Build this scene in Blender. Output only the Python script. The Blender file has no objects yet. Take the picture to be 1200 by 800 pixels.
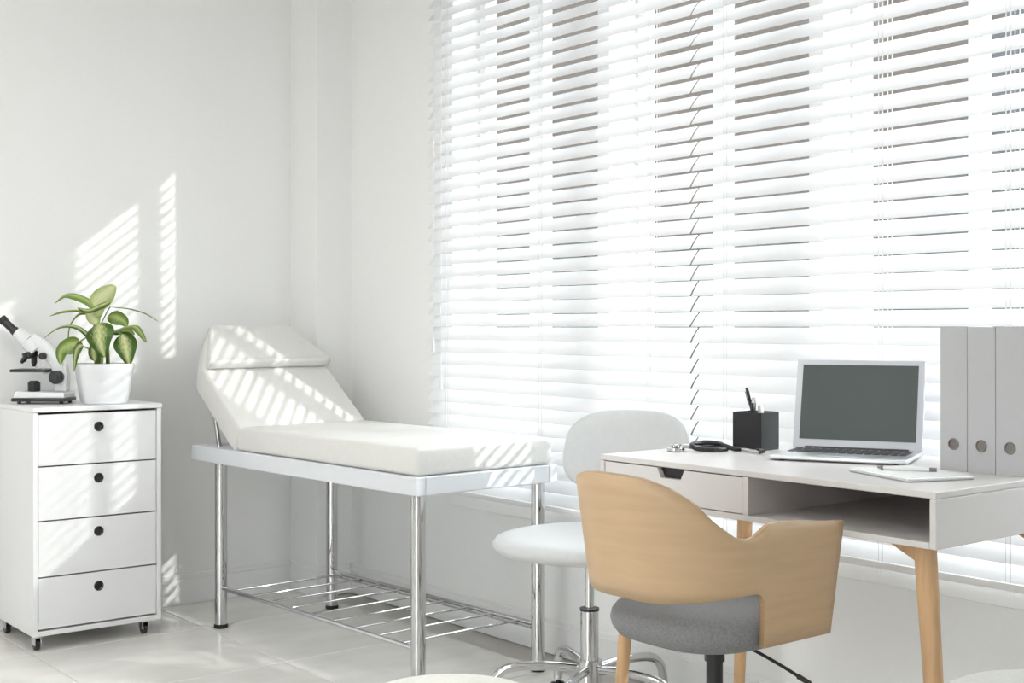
import bpy, bmesh, math, random
from mathutils import Vector, Matrix
random.seed(7)
PI = math.pi
C = bpy.context.scene.collection
S = bpy.context.scene

# ------------------------------------------------------------------ camera
cd = bpy.data.cameras.new('camera'); cam = bpy.data.objects.new('camera', cd); C.objects.link(cam)
cam.location = (0, 0, 1.07)
cam.rotation_euler = (PI/2, 0, -math.atan2(1200, 1500))
cd.sensor_width = 36; cd.lens = 45; cd.shift_y = -17/1200; cd.clip_start = 0.05
S.camera = cam
# ------------------------------------------------------------------ sky, sun, exposure
w = bpy.data.worlds.new('sky'); S.world = w; w.use_nodes = True
bg = w.node_tree.nodes['Background']
bg.inputs['Color'].default_value = (0.93, 0.965, 1.0, 1); bg.inputs['Strength'].default_value = 9.0
sl = bpy.data.lights.new('sun', 'SUN'); sun = bpy.data.objects.new('sun', sl); C.objects.link(sun)
sl.energy = 2.9; sl.angle = math.radians(0.8); sl.color = (1.0, 0.97, 0.93)
SUN_TO = Vector((0.592, -0.806, 0.47)).normalized()
sun.rotation_euler = SUN_TO.to_track_quat('Z', 'Y').to_euler()
FILL_POWER = 18.0
S.view_settings.view_transform = 'Standard'; S.view_settings.look = 'None'
S.view_settings.exposure = -0.12; S.view_settings.gamma = 1.0; S.view_settings.use_curve_mapping = False
S.cycles.use_denoising = True
S.cycles.max_bounces = 14; S.cycles.diffuse_bounces = 8; S.cycles.transparent_max_bounces = 16
S.cycles.sample_clamp_indirect = 6.0

# ------------------------------------------------------------------ materials
def mat(name, col, rough=0.5, metal=0.0, noise=0.0, scale=30.0, bump=0.0, stretch=(1, 1, 1), spec=0.5, coat=0.0, col2=None):
    m = bpy.data.materials.new(name); m.use_nodes = True
    nt = m.node_tree; b = nt.nodes['Principled BSDF']
    b.inputs['Roughness'].default_value = rough; b.inputs['Metallic'].default_value = metal
    b.inputs['Specular IOR Level'].default_value = spec
    b.inputs['Coat Weight'].default_value = coat
    c = tuple(col) + (1,)
    b.inputs['Base Color'].default_value = c
    if noise or bump or col2:
        tc = nt.nodes.new('ShaderNodeTexCoord'); mp = nt.nodes.new('ShaderNodeMapping')
        mp.inputs['Scale'].default_value = stretch
        nz = nt.nodes.new('ShaderNodeTexNoise'); nz.inputs['Scale'].default_value = scale; nz.inputs['Detail'].default_value = 5
        nt.links.new(tc.outputs['Object'], mp.inputs['Vector']); nt.links.new(mp.outputs['Vector'], nz.inputs['Vector'])
        cr = nt.nodes.new('ShaderNodeValToRGB')
        if col2: lo, hi = col2, col
        else: lo = tuple(max(0, x*(1-noise)) for x in col); hi = tuple(min(1, x*(1+noise)) for x in col)
        cr.color_ramp.elements[0].position = 0.3; cr.color_ramp.elements[1].position = 0.7
        cr.color_ramp.elements[0].color = tuple(lo)+(1,); cr.color_ramp.elements[1].color = tuple(hi)+(1,)
        nt.links.new(nz.outputs['Fac'], cr.inputs['Fac']); nt.links.new(cr.outputs['Color'], b.inputs['Base Color'])
        if bump:
            bp = nt.nodes.new('ShaderNodeBump'); bp.inputs['Strength'].default_value = bump; bp.inputs['Distance'].default_value = 0.002
            nt.links.new(nz.outputs['Fac'], bp.inputs['Height']); nt.links.new(bp.outputs['Normal'], b.inputs['Normal'])
    return m

M = {}
M['wall'] = mat('wall_paint', (0.84, 0.84, 0.835), 0.85, noise=0.01, scale=120, bump=0.04)
M['ceiling'] = mat('ceiling_paint', (0.85, 0.85, 0.84), 0.9)
M['trim'] = mat('trim_paint', (0.82, 0.82, 0.82), 0.4)
M['tile'] = mat('floor_tile', (0.72, 0.705, 0.67), 0.22, noise=0.07, scale=3.0, bump=0.02, stretch=(1, 3, 1), spec=0.45)
M['grout'] = mat('floor_grout', (0.46, 0.44, 0.41), 0.8)
M['lacquer'] = mat('white_lacquer', (0.74, 0.74, 0.75), 0.35, noise=0.005, scale=20)
M['desk'] = mat('desk_lacquer', (0.66, 0.635, 0.625), 0.3, noise=0.005, scale=20)
M['frame_white'] = mat('white_steel', (0.68, 0.70, 0.73), 0.4)
M['vinyl'] = mat('white_vinyl', (0.69, 0.68, 0.66), 0.45, noise=0.02, scale=60, bump=0.08)
M['vinyl2'] = mat('stool_vinyl', (0.58, 0.595, 0.60), 0.4, noise=0.02, scale=60, bump=0.05)
M['chrome'] = mat('chrome', (0.60, 0.60, 0.61), 0.06, 1.0)
M['dull_chrome'] = mat('brushed_steel', (0.62, 0.62, 0.63), 0.25, 1.0)
M['black'] = mat('black_plastic', (0.018, 0.018, 0.02), 0.35)
M['blackm'] = mat('black_matte', (0.009, 0.0095, 0.0105), 0.55)
M['gray'] = mat('grey_ring', (0.22, 0.20, 0.19), 0.4, 0.6)
M['fabric'] = mat('grey_felt', (0.225, 0.225, 0.235), 0.95, noise=0.16, scale=260, bump=0.5)
M['ply'] = mat('birch_veneer', (0.54, 0.375, 0.225), 0.42, noise=0.05, scale=5, bump=0.02, stretch=(1.5, 1.5, 14))
M['ply_edge'] = mat('veneer_edge', (0.42, 0.27, 0.15), 0.5, noise=0.15, scale=40, stretch=(1, 1, 8))
M['oak'] = mat('oak_wood', (0.58, 0.36, 0.19), 0.45, noise=0.16, scale=8, bump=0.03, stretch=(8, 8, 0.8))
M['binder'] = mat('binder_card', (0.46, 0.46, 0.47), 0.5, noise=0.01, scale=80)
M['binder_in'] = mat('paper_edges', (0.62, 0.61, 0.59), 0.8)
M['silver'] = mat('silver_aluminium', (0.72, 0.73, 0.745), 0.3, 0.85)
M['lapwhite'] = mat('laptop_bezel', (0.60, 0.61, 0.65), 0.3)
M['screen'] = mat('dark_screen', (0.050, 0.066, 0.062), 0.3, spec=0.4)
M['keys'] = mat('key_plastic', (0.05, 0.05, 0.055), 0.5)
M['ceramic'] = mat('white_ceramic', (0.76, 0.77, 0.79), 0.25, coat=0.3)
M['soil'] = mat('potting_soil', (0.05, 0.035, 0.025), 0.95, noise=0.5, scale=90, bump=0.8)
M['stem'] = mat('plant_stem', (0.20, 0.27, 0.06), 0.5, noise=0.3, scale=30)
M['paper'] = mat('white_paper', (0.8, 0.8, 0.8), 0.5)
M['brown'] = mat('brown_cladding', (0.040, 0.029, 0.022), 0.85, noise=0.12, scale=2, stretch=(1, 1, 6))
M['darktrim'] = mat('dark_fascia', (0.012, 0.012, 0.016), 0.6)
M['hedge'] = mat('dark_hedge_leaf', (0.012, 0.018, 0.010), 0.8, noise=0.6, scale=9)
M['ground'] = mat('outdoor_paving', (0.30, 0.29, 0.28), 0.9, noise=0.1, scale=3)
M['cream'] = mat('cream_boucle', (0.80, 0.79, 0.75), 0.95, noise=0.05, scale=150, bump=0.4)
M['greyup'] = mat('pale_grey_upholstery', (0.55, 0.55, 0.52), 0.9, noise=0.05, scale=150, bump=0.4)

# translucent blind slats
m = bpy.data.materials.new('blind_slat'); m.use_nodes = True; nt = m.node_tree
b = nt.nodes['Principled BSDF']; b.inputs['Base Color'].default_value = (0.88, 0.88, 0.885, 1); b.inputs['Roughness'].default_value = 0.4
tr = nt.nodes.new('ShaderNodeBsdfTranslucent'); tr.inputs['Color'].default_value = (0.88, 0.88, 0.89, 1)
mx = nt.nodes.new('ShaderNodeMixShader'); mx.inputs[0].default_value = 0.38
nt.links.new(b.outputs[0], mx.inputs[1]); nt.links.new(tr.outputs[0], mx.inputs[2])
nt.links.new(mx.outputs[0], nt.nodes['Material Output'].inputs['Surface']); M['slat'] = m
# window glass: clear with a fresnel reflection
m = bpy.data.materials.new('window_glass'); m.use_nodes = True; nt = m.node_tree
gl = nt.nodes.new('ShaderNodeBsdfGlossy'); gl.inputs['Roughness'].default_value = 0.02
tp = nt.nodes.new('ShaderNodeBsdfTransparent'); tp.inputs['Color'].default_value = (0.95, 0.97, 0.965, 1)
mx = nt.nodes.new('ShaderNodeMixShader'); mx.inputs[0].default_value = 0.04
nt.links.new(tp.outputs[0], mx.inputs[1]); nt.links.new(gl.outputs[0], mx.inputs[2])
nt.links.new(mx.outputs[0], nt.nodes['Material Output'].inputs['Surface']); M['glass'] = m
# glowing face of the added fill panels
m = bpy.data.materials.new('fill_diffuser'); m.use_nodes = True
b = m.node_tree.nodes['Principled BSDF']; b.inputs['Base Color'].default_value = (0.9, 0.9, 0.9, 1)
b.inputs['Emission Color'].default_value = (1, 0.98, 0.95, 1); b.inputs['Emission Strength'].default_value = 2.0; M['diffuser'] = m
# variegated leaf: cream along the midrib, green at the margin (uv.x runs across the blade)
def leaf_mat(name, cream, green, lo, hi):
    m = bpy.data.materials.new(name); m.use_nodes = True; nt = m.node_tree; b = nt.nodes['Principled BSDF']
    uv = nt.nodes.new('ShaderNodeUVMap'); sp = nt.nodes.new('ShaderNodeSeparateXYZ'); nt.links.new(uv.outputs[0], sp.inputs[0])
    a = nt.nodes.new('ShaderNodeMath'); a.operation = 'SUBTRACT'; a.inputs[1].default_value = 0.5; nt.links.new(sp.outputs[0], a.inputs[0])
    ab = nt.nodes.new('ShaderNodeMath'); ab.operation = 'ABSOLUTE'; nt.links.new(a.outputs[0], ab.inputs[0])
    nz = nt.nodes.new('ShaderNodeTexNoise'); nz.inputs['Scale'].default_value = 9; nz.inputs['Detail'].default_value = 4
    mp = nt.nodes.new('ShaderNodeMapping'); mp.inputs['Scale'].default_value = (3.0, 1.2, 1); nt.links.new(uv.outputs[0], mp.inputs[0]); nt.links.new(mp.outputs[0], nz.inputs['Vector'])
    ml = nt.nodes.new('ShaderNodeMath'); ml.operation = 'MULTIPLY_ADD'; ml.inputs[1].default_value = 0.5
    s2 = nt.nodes.new('ShaderNodeMath'); s2.operation = 'SUBTRACT'; s2.inputs[1].default_value = 0.25
    nt.links.new(nz.outputs['Fac'], ml.inputs[0]); nt.links.new(ab.outputs[0], ml.inputs[2]); nt.links.new(ml.outputs[0], s2.inputs[0])
    cr = nt.nodes.new('ShaderNodeValToRGB'); cr.color_ramp.elements[0].position = lo; cr.color_ramp.elements[1].position = hi
    cr.color_ramp.elements[0].color = tuple(cream)+(1,); cr.color_ramp.elements[1].color = tuple(green)+(1,)
    nt.links.new(s2.outputs[0], cr.inputs[0]); nt.links.new(cr.outputs[0], b.inputs['Base Color'])
    b.inputs['Roughness'].default_value = 0.35
    tr = nt.nodes.new('ShaderNodeBsdfTranslucent'); nt.links.new(cr.outputs[0], tr.inputs['Color'])
    mx = nt.nodes.new('ShaderNodeMixShader'); mx.inputs[0].default_value = 0.3
    nt.links.new(b.outputs[0], mx.inputs[1]); nt.links.new(tr.outputs[0], mx.inputs[2])
    nt.links.new(mx.outputs[0], nt.nodes['Material Output'].inputs['Surface'])
    return m
M['leaf_dark'] = leaf_mat('leaf_variegated_dark', (0.60, 0.64, 0.30), (0.055, 0.125, 0.015), 0.02, 0.30)
M['leaf_mid'] = leaf_mat('leaf_variegated_mid', (0.42, 0.50, 0.16), (0.13, 0.22, 0.035), 0.0, 0.30)
M['leaf_pale'] = leaf_mat('leaf_pale', (0.66, 0.70, 0.40), (0.36, 0.45, 0.14), 0.15, 0.50)

# ------------------------------------------------------------------ mesh helpers
def rot_to(d):
    return Vector(d).normalized().to_track_quat('Z', 'Y').to_matrix().to_4x4()
def box(bm, c, s, bevel=0.0, seg=2, rz=0.0, mtx=None):
    t = bmesh.new()
    bmesh.ops.create_cube(t, size=1.0)
    bmesh.ops.scale(t, vec=s, verts=t.verts)
    if bevel: bmesh.ops.bevel(t, geom=t.edges[:], offset=bevel, segments=seg, affect='EDGES', profile=0.5)
    X = Matrix.Translation(c) @ Matrix.Rotation(rz, 4, 'Z')
    if mtx is not None: X = mtx @ X
    bmesh.ops.transform(t, matrix=X, verts=t.verts); merge(bm, t)
def bx(bm, x0, x1, y0, y1, z0, z1, bevel=0.0, seg=2):
    box(bm, ((x0+x1)/2, (y0+y1)/2, (z0+z1)/2), (x1-x0, y1-y0, z1-z0), bevel, seg)
def merge(bm, t):
    me = bpy.data.meshes.new('tmp'); t.to_mesh(me); t.free(); bm.from_mesh(me); bpy.data.meshes.remove(me)
def cyl(bm, p, q, r, r2=None, n=24, bevel=0.0):
    p = Vector(p); q = Vector(q); t = bmesh.new()
    bmesh.ops.create_cone(t, cap_ends=True, segments=n, radius1=r, radius2=r if r2 is None else r2, depth=(q-p).length)
    if bevel:
        es = [e for e in t.edges if any(len(f.verts) > 4 for f in e.link_faces)]
        bmesh.ops.bevel(t, geom=es, offset=bevel, segments=2, affect='EDGES', profile=0.5)
    bmesh.ops.transform(t, matrix=Matrix.Translation((p+q)/2) @ rot_to(q-p), verts=t.verts); merge(bm, t)
def tube(bm, pts, r, n=10, closed=False):
    pts = [Vector(p) for p in pts]; N = len(pts); rings = []
    rr = r if isinstance(r, (list, tuple)) else [r]*N
    up = Vector((0, 0, 1)); prev = None
    for i, p in enumerate(pts):
        if closed: d = pts[(i+1) % N]-pts[i-1]
        else: d = pts[min(i+1, N-1)]-pts[max(i-1, 0)]
        d.normalize()
        a = (prev - d*prev.dot(d)) if prev is not None else d.cross(up)
        if a.length < 1e-4: a = d.cross(Vector((1, 0, 0)))
        a.normalize(); prev = a; bb = d.cross(a)
        rings.append([bm.verts.new(p + a*math.cos(2*PI*k/n)*rr[i] + bb*math.sin(2*PI*k/n)*rr[i]) for k in range(n)])
    for i in range(N if closed else N-1):
        A = rings[i]; B = rings[(i+1) % N]
        for k in range(n): bm.faces.new((A[k], A[(k+1) % n], B[(k+1) % n], B[k]))
    if not closed: bm.faces.new(rings[0][::-1]); bm.faces.new(rings[-1])
def smooth_path(pts, k=8):
    pts = [Vector(p) for p in pts]; out = []
    for i in range(len(pts)-1):
        p0 = pts[max(i-1, 0)]; p1 = pts[i]; p2 = pts[i+1]; p3 = pts[min(i+2, len(pts)-1)]
        for j in range(k):
            t = j/k
            out.append(0.5*((2*p1)+(p2-p0)*t+(2*p0-5*p1+4*p2-p3)*t*t+(3*p1-p0-3*p2+p3)*t**3))
    out.append(pts[-1]); return out
def lathe(bm, prof, n=40, c=(0, 0, 0), sx=1.0, sy=1.0, e=2.0, rz=0.0):
    c = Vector(c); rings = []
    for r, z in prof:
        if r < 1e-6: rings.append([bm.verts.new(c+Vector((0, 0, z)))]); continue
        ring = []
        for k in range(n):
            a = 2*PI*k/n; ca, sa = math.cos(a), math.sin(a)
            x = math.copysign(abs(ca)**(2/e), ca)*r*sx; y = math.copysign(abs(sa)**(2/e), sa)*r*sy
            ring.append(bm.verts.new(c+Vector((x*math.cos(rz)-y*math.sin(rz), x*math.sin(rz)+y*math.cos(rz), z))))
        rings.append(ring)
    for A, B in zip(rings, rings[1:]):
        if len(A) == 1 and len(B) == 1: continue
        for k in range(n):
            k2 = (k+1) % n
            if len(A) == 1: bm.faces.new((A[0], B[k2], B[k]))
            elif len(B) == 1: bm.faces.new((A[k], A[k2], B[0]))
            else: bm.faces.new((A[k], A[k2], B[k2], B[k]))
    if len(rings[0]) > 1: bm.faces.new(rings[0][::-1])
    if len(rings[-1]) > 1: bm.faces.new(rings[-1])
def prism(bm, poly, d, bevel=0.0, seg=3, mtx=None):
    """poly: 2-D outline in local xy; extruded 0..d along local z, then mtx."""
    t = bmesh.new()
    lo = [t.verts.new((x, y, 0)) for x, y in poly]; hi = [t.verts.new((x, y, d)) for x, y in poly]
    n = len(poly); t.faces.new(lo[::-1]); t.faces.new(hi)
    for k in range(n): t.faces.new((lo[k], lo[(k+1) % n], hi[(k+1) % n], hi[k]))
    bmesh.ops.recalc_face_normals(t, faces=t.faces)
    if bevel: bmesh.ops.bevel(t, geom=t.edges[:], offset=bevel, segments=seg, affect='EDGES', profile=0.5)
    if mtx is not None: bmesh.ops.transform(t, matrix=mtx, verts=t.verts)
    merge(bm, t)
def frame_m(o, ex, ey, ez):
    m = Matrix.Identity(4)
    for i, v in enumerate((ex, ey, ez)):
        v = Vector(v).normalized()
        for r in range(3): m[r][i] = v[r]
    for r in range(3): m[r][3] = o[r]
    return m
def obj(name, bm, material, parent=None, sharp=35):
    bmesh.ops.recalc_face_normals(bm, faces=bm.faces)
    for e in bm.edges:
        if len(e.link_faces) == 2: e.smooth = e.calc_face_angle(0) < math.radians(sharp)
    for f in bm.faces: f.smooth = True
    me = bpy.data.meshes.new(name); bm.to_mesh(me); bm.free()
    mats = material if isinstance(material, (list, tuple)) else [material]
    for mm in mats: me.materials.append(M[mm])
    o = bpy.data.objects.new(name, me); C.objects.link(o)
    if parent: o.parent = parent
    return o
def mk(name, material, parent, fn, sharp=35):
    bm = bmesh.new(); fn(bm); return obj(name, bm, material, parent, sharp)
def linked(name, src, parent, loc):
    o = src.copy(); o.name = name; C.objects.link(o); o.parent = parent; o.location = loc; return o
def thing(name, label, cat, loc=(0, 0, 0), rz=0.0, group=None):
    o = bpy.data.objects.new(name, None); C.objects.link(o); o.location = loc; o.rotation_euler = (0, 0, rz)
    o.empty_display_size = 0.05
    o['label'] = label; o['category'] = cat
    if group: o['group'] = group
    return o
def struct(o, label=None):
    o['kind'] = 'structure'
    if label: o['label'] = label
    return o
CA, SA = 0.7809, 0.6247
def ray(px):                     # horizontal ray of an image column, per unit of depth
    s = (px-600)/1500; return (SA+CA*s, CA-SA*s)

# ================================================================== ROOM SHELL
XW, XO, YB = 2.73, 2.93, 4.66        # window wall inner / outer face, left wall
X0, Y0, ZC = -2.6, -2.6, 2.75
SILL, HEAD = 0.50, 2.36
YL, YR = 3.756, 0.90                 # window opening
POSTS = ((2.925, 2.98), (2.106, 2.154))
def f(bm):
    bx(bm, X0, XW, YB, YB+0.15, 0, ZC)
struct(mk('wall_left', 'wall', None, f))
def f(bm):
    bx(bm, XW, XO, Y0, YB+0.15, -0.05, SILL)
    bx(bm, XW, XO, Y0, YB+0.15, HEAD, ZC)
    bx(bm, XW, XO, YL, YB+0.15, SILL, HEAD)
    bx(bm, XW, XO, Y0, YR, SILL, HEAD)
    for a, b_ in POSTS: bx(bm, XW, XW+0.155, a, b_, SILL, HEAD)
struct(mk('wall_right', 'wall', None, f))
struct(mk('wall_shade', 'wall', None, lambda bm: bx(bm, 2.06, XW, 0.58, 0.72, 0, ZC)))  # unseen stub wall added to shade the right end of the desk
struct(mk('wall_corner', 'wall', None, lambda bm: bx(bm, 2.57, XW, 4.449, YB, 0, ZC)))
struct(mk('wall_back', 'wall', None, lambda bm: bx(bm, X0, XW, Y0-0.15, Y0, 0, ZC)))
SY0, SY1, SZ0, SZ1 = -0.5, 1.2, 0.06, 2.1  # opening in the side wall for the added fill window
def f(bm):
    bx(bm, X0-0.15, X0, Y0-0.15, YB+0.15, 0, SZ0); bx(bm, X0-0.15, X0, Y0-0.15, YB+0.15, SZ1, ZC)
    bx(bm, X0-0.15, X0, Y0-0.15, SY0, SZ0, SZ1); bx(bm, X0-0.15, X0, SY1, YB+0.15, SZ0, SZ1)
struct(mk('wall_side', 'wall', None, f))
struct(mk('ceiling', 'ceiling', None, lambda bm: bx(bm, X0-0.15, XO, Y0-0.15, YB+0.15, ZC, ZC+0.12)))
floor = struct(mk('floor', 'grout', None, lambda bm: bx(bm, X0-0.15, XW, Y0-0.15, YB+0.15, -0.12, -0.0035)))
# floor tiles, recessed joints
TW, TL, G = 0.60, 0.60, 0.003
def f(bm):
    box(bm, (0, 0, -0.006), (TW-G, TL-G, 0.012), 0.0012, 1)
t0 = mk('tile', 'tile', floor, f)
first = True
for i in range(9):
    for j in range(13):
        x = XW - TW/2 - i*TW - 0.14; y = YB - TL/2 - j*TL + 0.19
        if x - TW/2 < X0: continue
        if first: t0.location = (x, min(y, 9), 0); first = False
        else: linked('tile', t0, floor, (x, y, 0))
# skirting
def sk(bm, x0, x1, y0, y1):
    bx(bm, x0, x1, y0, y1, 0, 0.098, 0.002, 1)
    if x1-x0 > y1-y0: bx(bm, x0, x1, y0+0.005, y1, 0.096, 0.116, 0.003, 1)
    else: bx(bm, x0+0.005, x1, y0, y1, 0.096, 0.116, 0.003, 1)
struct(mk('baseboard_left', 'trim', None, lambda bm: sk(bm, X0, 2.57, YB-0.014, YB)))
struct(mk('baseboard_right', 'trim', None, lambda bm: sk(bm, XW-0.014, XW, Y0, 4.449)))
def f(bm):
    sk(bm, 2.556, 2.57, 4.435, YB-0.014); sk(bm, 2.57, XW-0.014, 4.435, 4.449)
struct(mk('baseboard_corner', 'trim', None, f))
struct(mk('trim_1', 'trim', None, lambda bm: bx(bm, XW-0.006, XW, Y0, YL+0.05, 0.425, SILL, 0.002, 1)))
# windows: unseen side window added for fill light, then three casements
def f(bm):
    F = 0.05; xa, xb = X0-0.10, X0-0.05
    bx(bm, xa, xb, SY0, SY0+F, SZ0, SZ1, 0.003, 1); bx(bm, xa, xb, SY1-F, SY1, SZ0, SZ1, 0.003, 1)
    bx(bm, xa, xb, SY0+F, SY1-F, SZ0, SZ0+F, 0.003, 1); bx(bm, xa, xb, SY0+F, SY1-F, SZ1-F, SZ1, 0.003, 1)
win = struct(mk('window_4', 'trim', None, f))
mid = (SY0+SY1)/2
mk('mullion', 'trim', win, lambda bm: bx(bm, X0-0.10, X0-0.05, mid-0.03, mid+0.03, SZ0+0.05, SZ1-0.05, 0.003, 1))
for a_, b_ in ((SY0+0.05, mid-0.03), (mid+0.03, SY1-0.05)):
    mk('pane', 'glass', win, lambda bm: bx(bm, X0-0.077, X0-0.073, a_, b_, SZ0+0.05, SZ1-0.05))
WIN = ((YL, 2.98, (623, 640)), (2.925, 2.154, (838, 853)), (2.106, YR, (1137, 1155)))
GX = 2.86
for k, (ya, yb, (pa, pb)) in enumerate(WIN):
    def f(bm):
        F = 0.04
        bx(bm, GX-0.012, GX+0.03, ya-F, ya, SILL, HEAD, 0.003, 1); bx(bm, GX-0.012, GX+0.03, yb, yb+F, SILL, HEAD, 0.003, 1)
        bx(bm, GX-0.012, GX+0.03, yb+F, ya-F, SILL, SILL+F, 0.003, 1); bx(bm, GX-0.012, GX+0.03, yb+F, ya-F, HEAD-F, HEAD, 0.003, 1)
    win = struct(mk('window_%d' % (k+1), 'trim', None, f))
    ra, rb = ray(pa), ray(pb); y1 = GX*ra[1]/ra[0]; y2 = GX*rb[1]/rb[0]
    mk('mullion', 'trim', win, lambda bm: bx(bm, GX-0.012, GX+0.03, y2, y1, SILL+0.04, HEAD-0.04, 0.003, 1))
    mk('pane', 'glass', win, lambda bm: bx(bm, GX-0.002, GX+0.002, y1, ya-0.04, SILL+0.04, HEAD-0.04))
    mk('pane', 'glass', win, lambda bm: bx(bm, GX-0.002, GX+0.002, yb+0.04, y2, SILL+0.04, HEAD-0.04))

# ================================================================== OUTSIDE
struct(mk('ground', 'ground', None, lambda bm: bx(bm, -45, 45, -45, 45, -0.5, -0.15)))
house = thing('neighbouring_house', 'brown neighbouring house with dark sloping edge board, seen through the blind gaps', 'house', (8.0, 8, -0.15))
def f(bm):
    # outline in (y, z); the right edge leans outwards
    P = [(6.1-8, 0), (3.35-8, 6.2), (22-8, 6.2), (22-8, 0)]
    lo = [bm.verts.new((0, y, z)) for y, z in P]; hi = [bm.verts.new((5.0, y, z)) for y, z in P]
    bm.faces.new(lo); bm.faces.new(hi[::-1])
    for k in range(4): bm.faces.new((lo[k], lo[(k+1) % 4], hi[(k+1) % 4], hi[k]))
mk('wall_body', 'brown', house, f)
def f(bm):
    P = [(5.98-8, 0), (3.23-8, 6.2), (3.33-8, 6.2), (6.08-8, 0)]
    lo = [bm.verts.new((-0.12, y, z)) for y, z in P]; hi = [bm.verts.new((5.0, y, z)) for y, z in P]
    bm.faces.new(lo); bm.faces.new(hi[::-1])
    for k in range(4): bm.faces.new((lo[k], lo[(k+1) % 4], hi[(k+1) % 4], hi[k]))
mk('edge_board', 'darktrim', house, f)
def f(bm):
    nY, nA = 80, 14; rows = []
    for i in range(nY):
        y = 5.6 + i*(13-5.6)/(nY-1); row = []
        for k in range(nA):
            a = PI*k/(nA-1); j = random.uniform(0.88, 1.12)
            row.append(bm.verts.new((6.9-math.cos(a)*0.42*j, y+random.uniform(-.04, .04), -0.15+(max(0, math.sin(a))**0.5)*1.75*j)))
        rows.append(row)
    for A, B in zip(rows, rows[1:]):
        for k in range(nA-1): bm.faces.new((A[k], A[k+1], B[k+1], B[k]))
    bm.faces.new(rows[0]); bm.faces.new(rows[-1][::-1])
h = mk('hedge', 'hedge', None, f, 5)
h['label'] = 'dark clipped hedge low outside the window, seen through the narrow lower blind gaps'; h['category'] = 'hedge'

# ================================================================== FILL LIGHTS (unseen panels added to brighten the room)
for i, (lx, ly) in enumerate(((-1.3, 0.9), (0.5, 2.9), (-1.3, 2.9))):
    t = thing('fill_light', ('added square white fill light panel farthest from the couch', 'added square white fill light panel nearest the couch', 'added square white fill light panel beside the far corner of the room')[i], 'light', (lx, ly, ZC))
    def f(bm):
        for sx in (-1, 1):
            box(bm, (sx*0.44, 0, -0.02), (0.02, 0.9, 0.04), 0.002, 1); box(bm, (0, sx*0.44, -0.02), (0.86, 0.02, 0.04), 0.002, 1)
    mk('frame', 'trim', t, f)
    mk('diffuser', 'diffuser', t, lambda bm: box(bm, (0, 0, -0.02), (0.86, 0.86, 0.01)))
    ad = bpy.data.lights.new('fill_panel', 'AREA'); ad.shape = 'SQUARE'; ad.size = 0.84; ad.energy = FILL_POWER; ad.color = (1, 0.985, 0.965)
    a = bpy.data.objects.new('fill_panel', ad); C.objects.link(a); a.parent = t; a.location = (0, 0, -0.045)

# ================================================================== BLINDS
BX, PITCH, SW, TH = 2.68, 0.0442, 0.0545, math.radians(51.5)
ZB = 0.455
def slat_mesh(L):
    bm = bmesh.new(); n = 5; T = 0.0012; top = []; bot = []
    for k in range(n):
        u = (k/(n-1)-0.5)*SW; crown = 0.0022*(1-(2*k/(n-1)-1)**2)
        # u>0 : outer edge (up); normal points up and into the room
        px = u*math.cos(TH)-crown*math.sin(TH); pz = u*math.sin(TH)+crown*math.cos(TH)
        qx = px-T*-math.sin(TH); qz = pz-T*math.cos(TH)
        top.append([bm.verts.new((px, s*L/2, pz)) for s in (-1, 1)]); bot.append([bm.verts.new((qx, s*L/2, qz)) for s in (-1, 1)])
    for k in range(n-1):
        bm.faces.new((top[k][0], top[k+1][0], top[k+1][1], top[k][1])); bm.faces.new((bot[k][1], bot[k+1][1], bot[k+1][0], bot[k][0]))
        for s in (0, 1): bm.faces.new((top[k][s], bot[k][s], bot[k+1][s], top[k+1][s]))
    for k in (0, n-1): bm.faces.new((top[k][0], top[k][1], bot[k][1], bot[k][0]))
    return bm
def blind(label, y0, y1, cords, pulls=()):
    L = y1-y0; t = thing('venetian_blind', label, 'blind', (BX, (y0+y1)/2, 0), 0, 'white venetian blinds along the windows')
    half = SW/2*math.sin(TH)
    first = None; z = 1.07+half; n = int((z-ZB-0.010-half)/PITCH); z -= n*PITCH; zs = []
    while z < 2.40: zs.append(z); z += PITCH
    for i, z in enumerate(zs):
        if first is None: first = obj('slat', slat_mesh(L), 'slat', t); first.location = (0, 0, z); s = first
        else: s = linked('slat', first, t, (0, 0, z))
        s.rotation_euler = (0, random.gauss(0, 0.018) + (0.09 if i in (13, 27, 31) else 0), 0)
    mk('bottom_rail', 'trim', t, lambda bm: box(bm, (-0.004, 0, zs[0]-half-0.0075), (0.046, L, 0.018), 0.004))
    mk('head_rail', 'trim', t, lambda bm: bx(bm, -0.03, 0.045, -L/2, L/2, 2.42, 2.475, 0.004))
    for p in cords:
        r = ray(p); y = BX*r[1]/r[0]-(y0+y1)/2
        def f(bm):
            for dx in (-SW/2*math.cos(TH)-0.002, SW/2*math.cos(TH)+0.002):
                for dy in (0, 0.012): box(bm, (dx, y+dy, (ZB+2.42)/2), (0.0012, 0.0014, 2.42-ZB-0.02))
        mk('ladder_cord', 'paper', t, f)
    for (p, zt) in pulls:
        r = ray(p); y = (BX-0.04)*r[1]/r[0]-(y0+y1)/2
        pc = mk('pull_cord', 'paper', t, lambda bm: cyl(bm, (-0.04, y, zt), (-0.04, y, 2.43), 0.0012, n=6))
        mk('cord_tassel', 'paper', pc, lambda bm: cyl(bm, (-0.04, y, zt-0.05), (-0.04, y, zt), 0.007, 0.004, n=12))
    return t
r = ray(814); YG = BX*r[1]/r[0]
blind('wide white horizontal slatted blind hanging behind the examination couch, left of the pair', YG+0.004, 3.82, (530, 640, 768), ((508, 1.03), (517, 0.90)))
blind('wide white horizontal slatted blind hanging behind the desk and laptop, right of the pair', 0.80, YG-0.004, (857, 1040, 1190))

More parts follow.
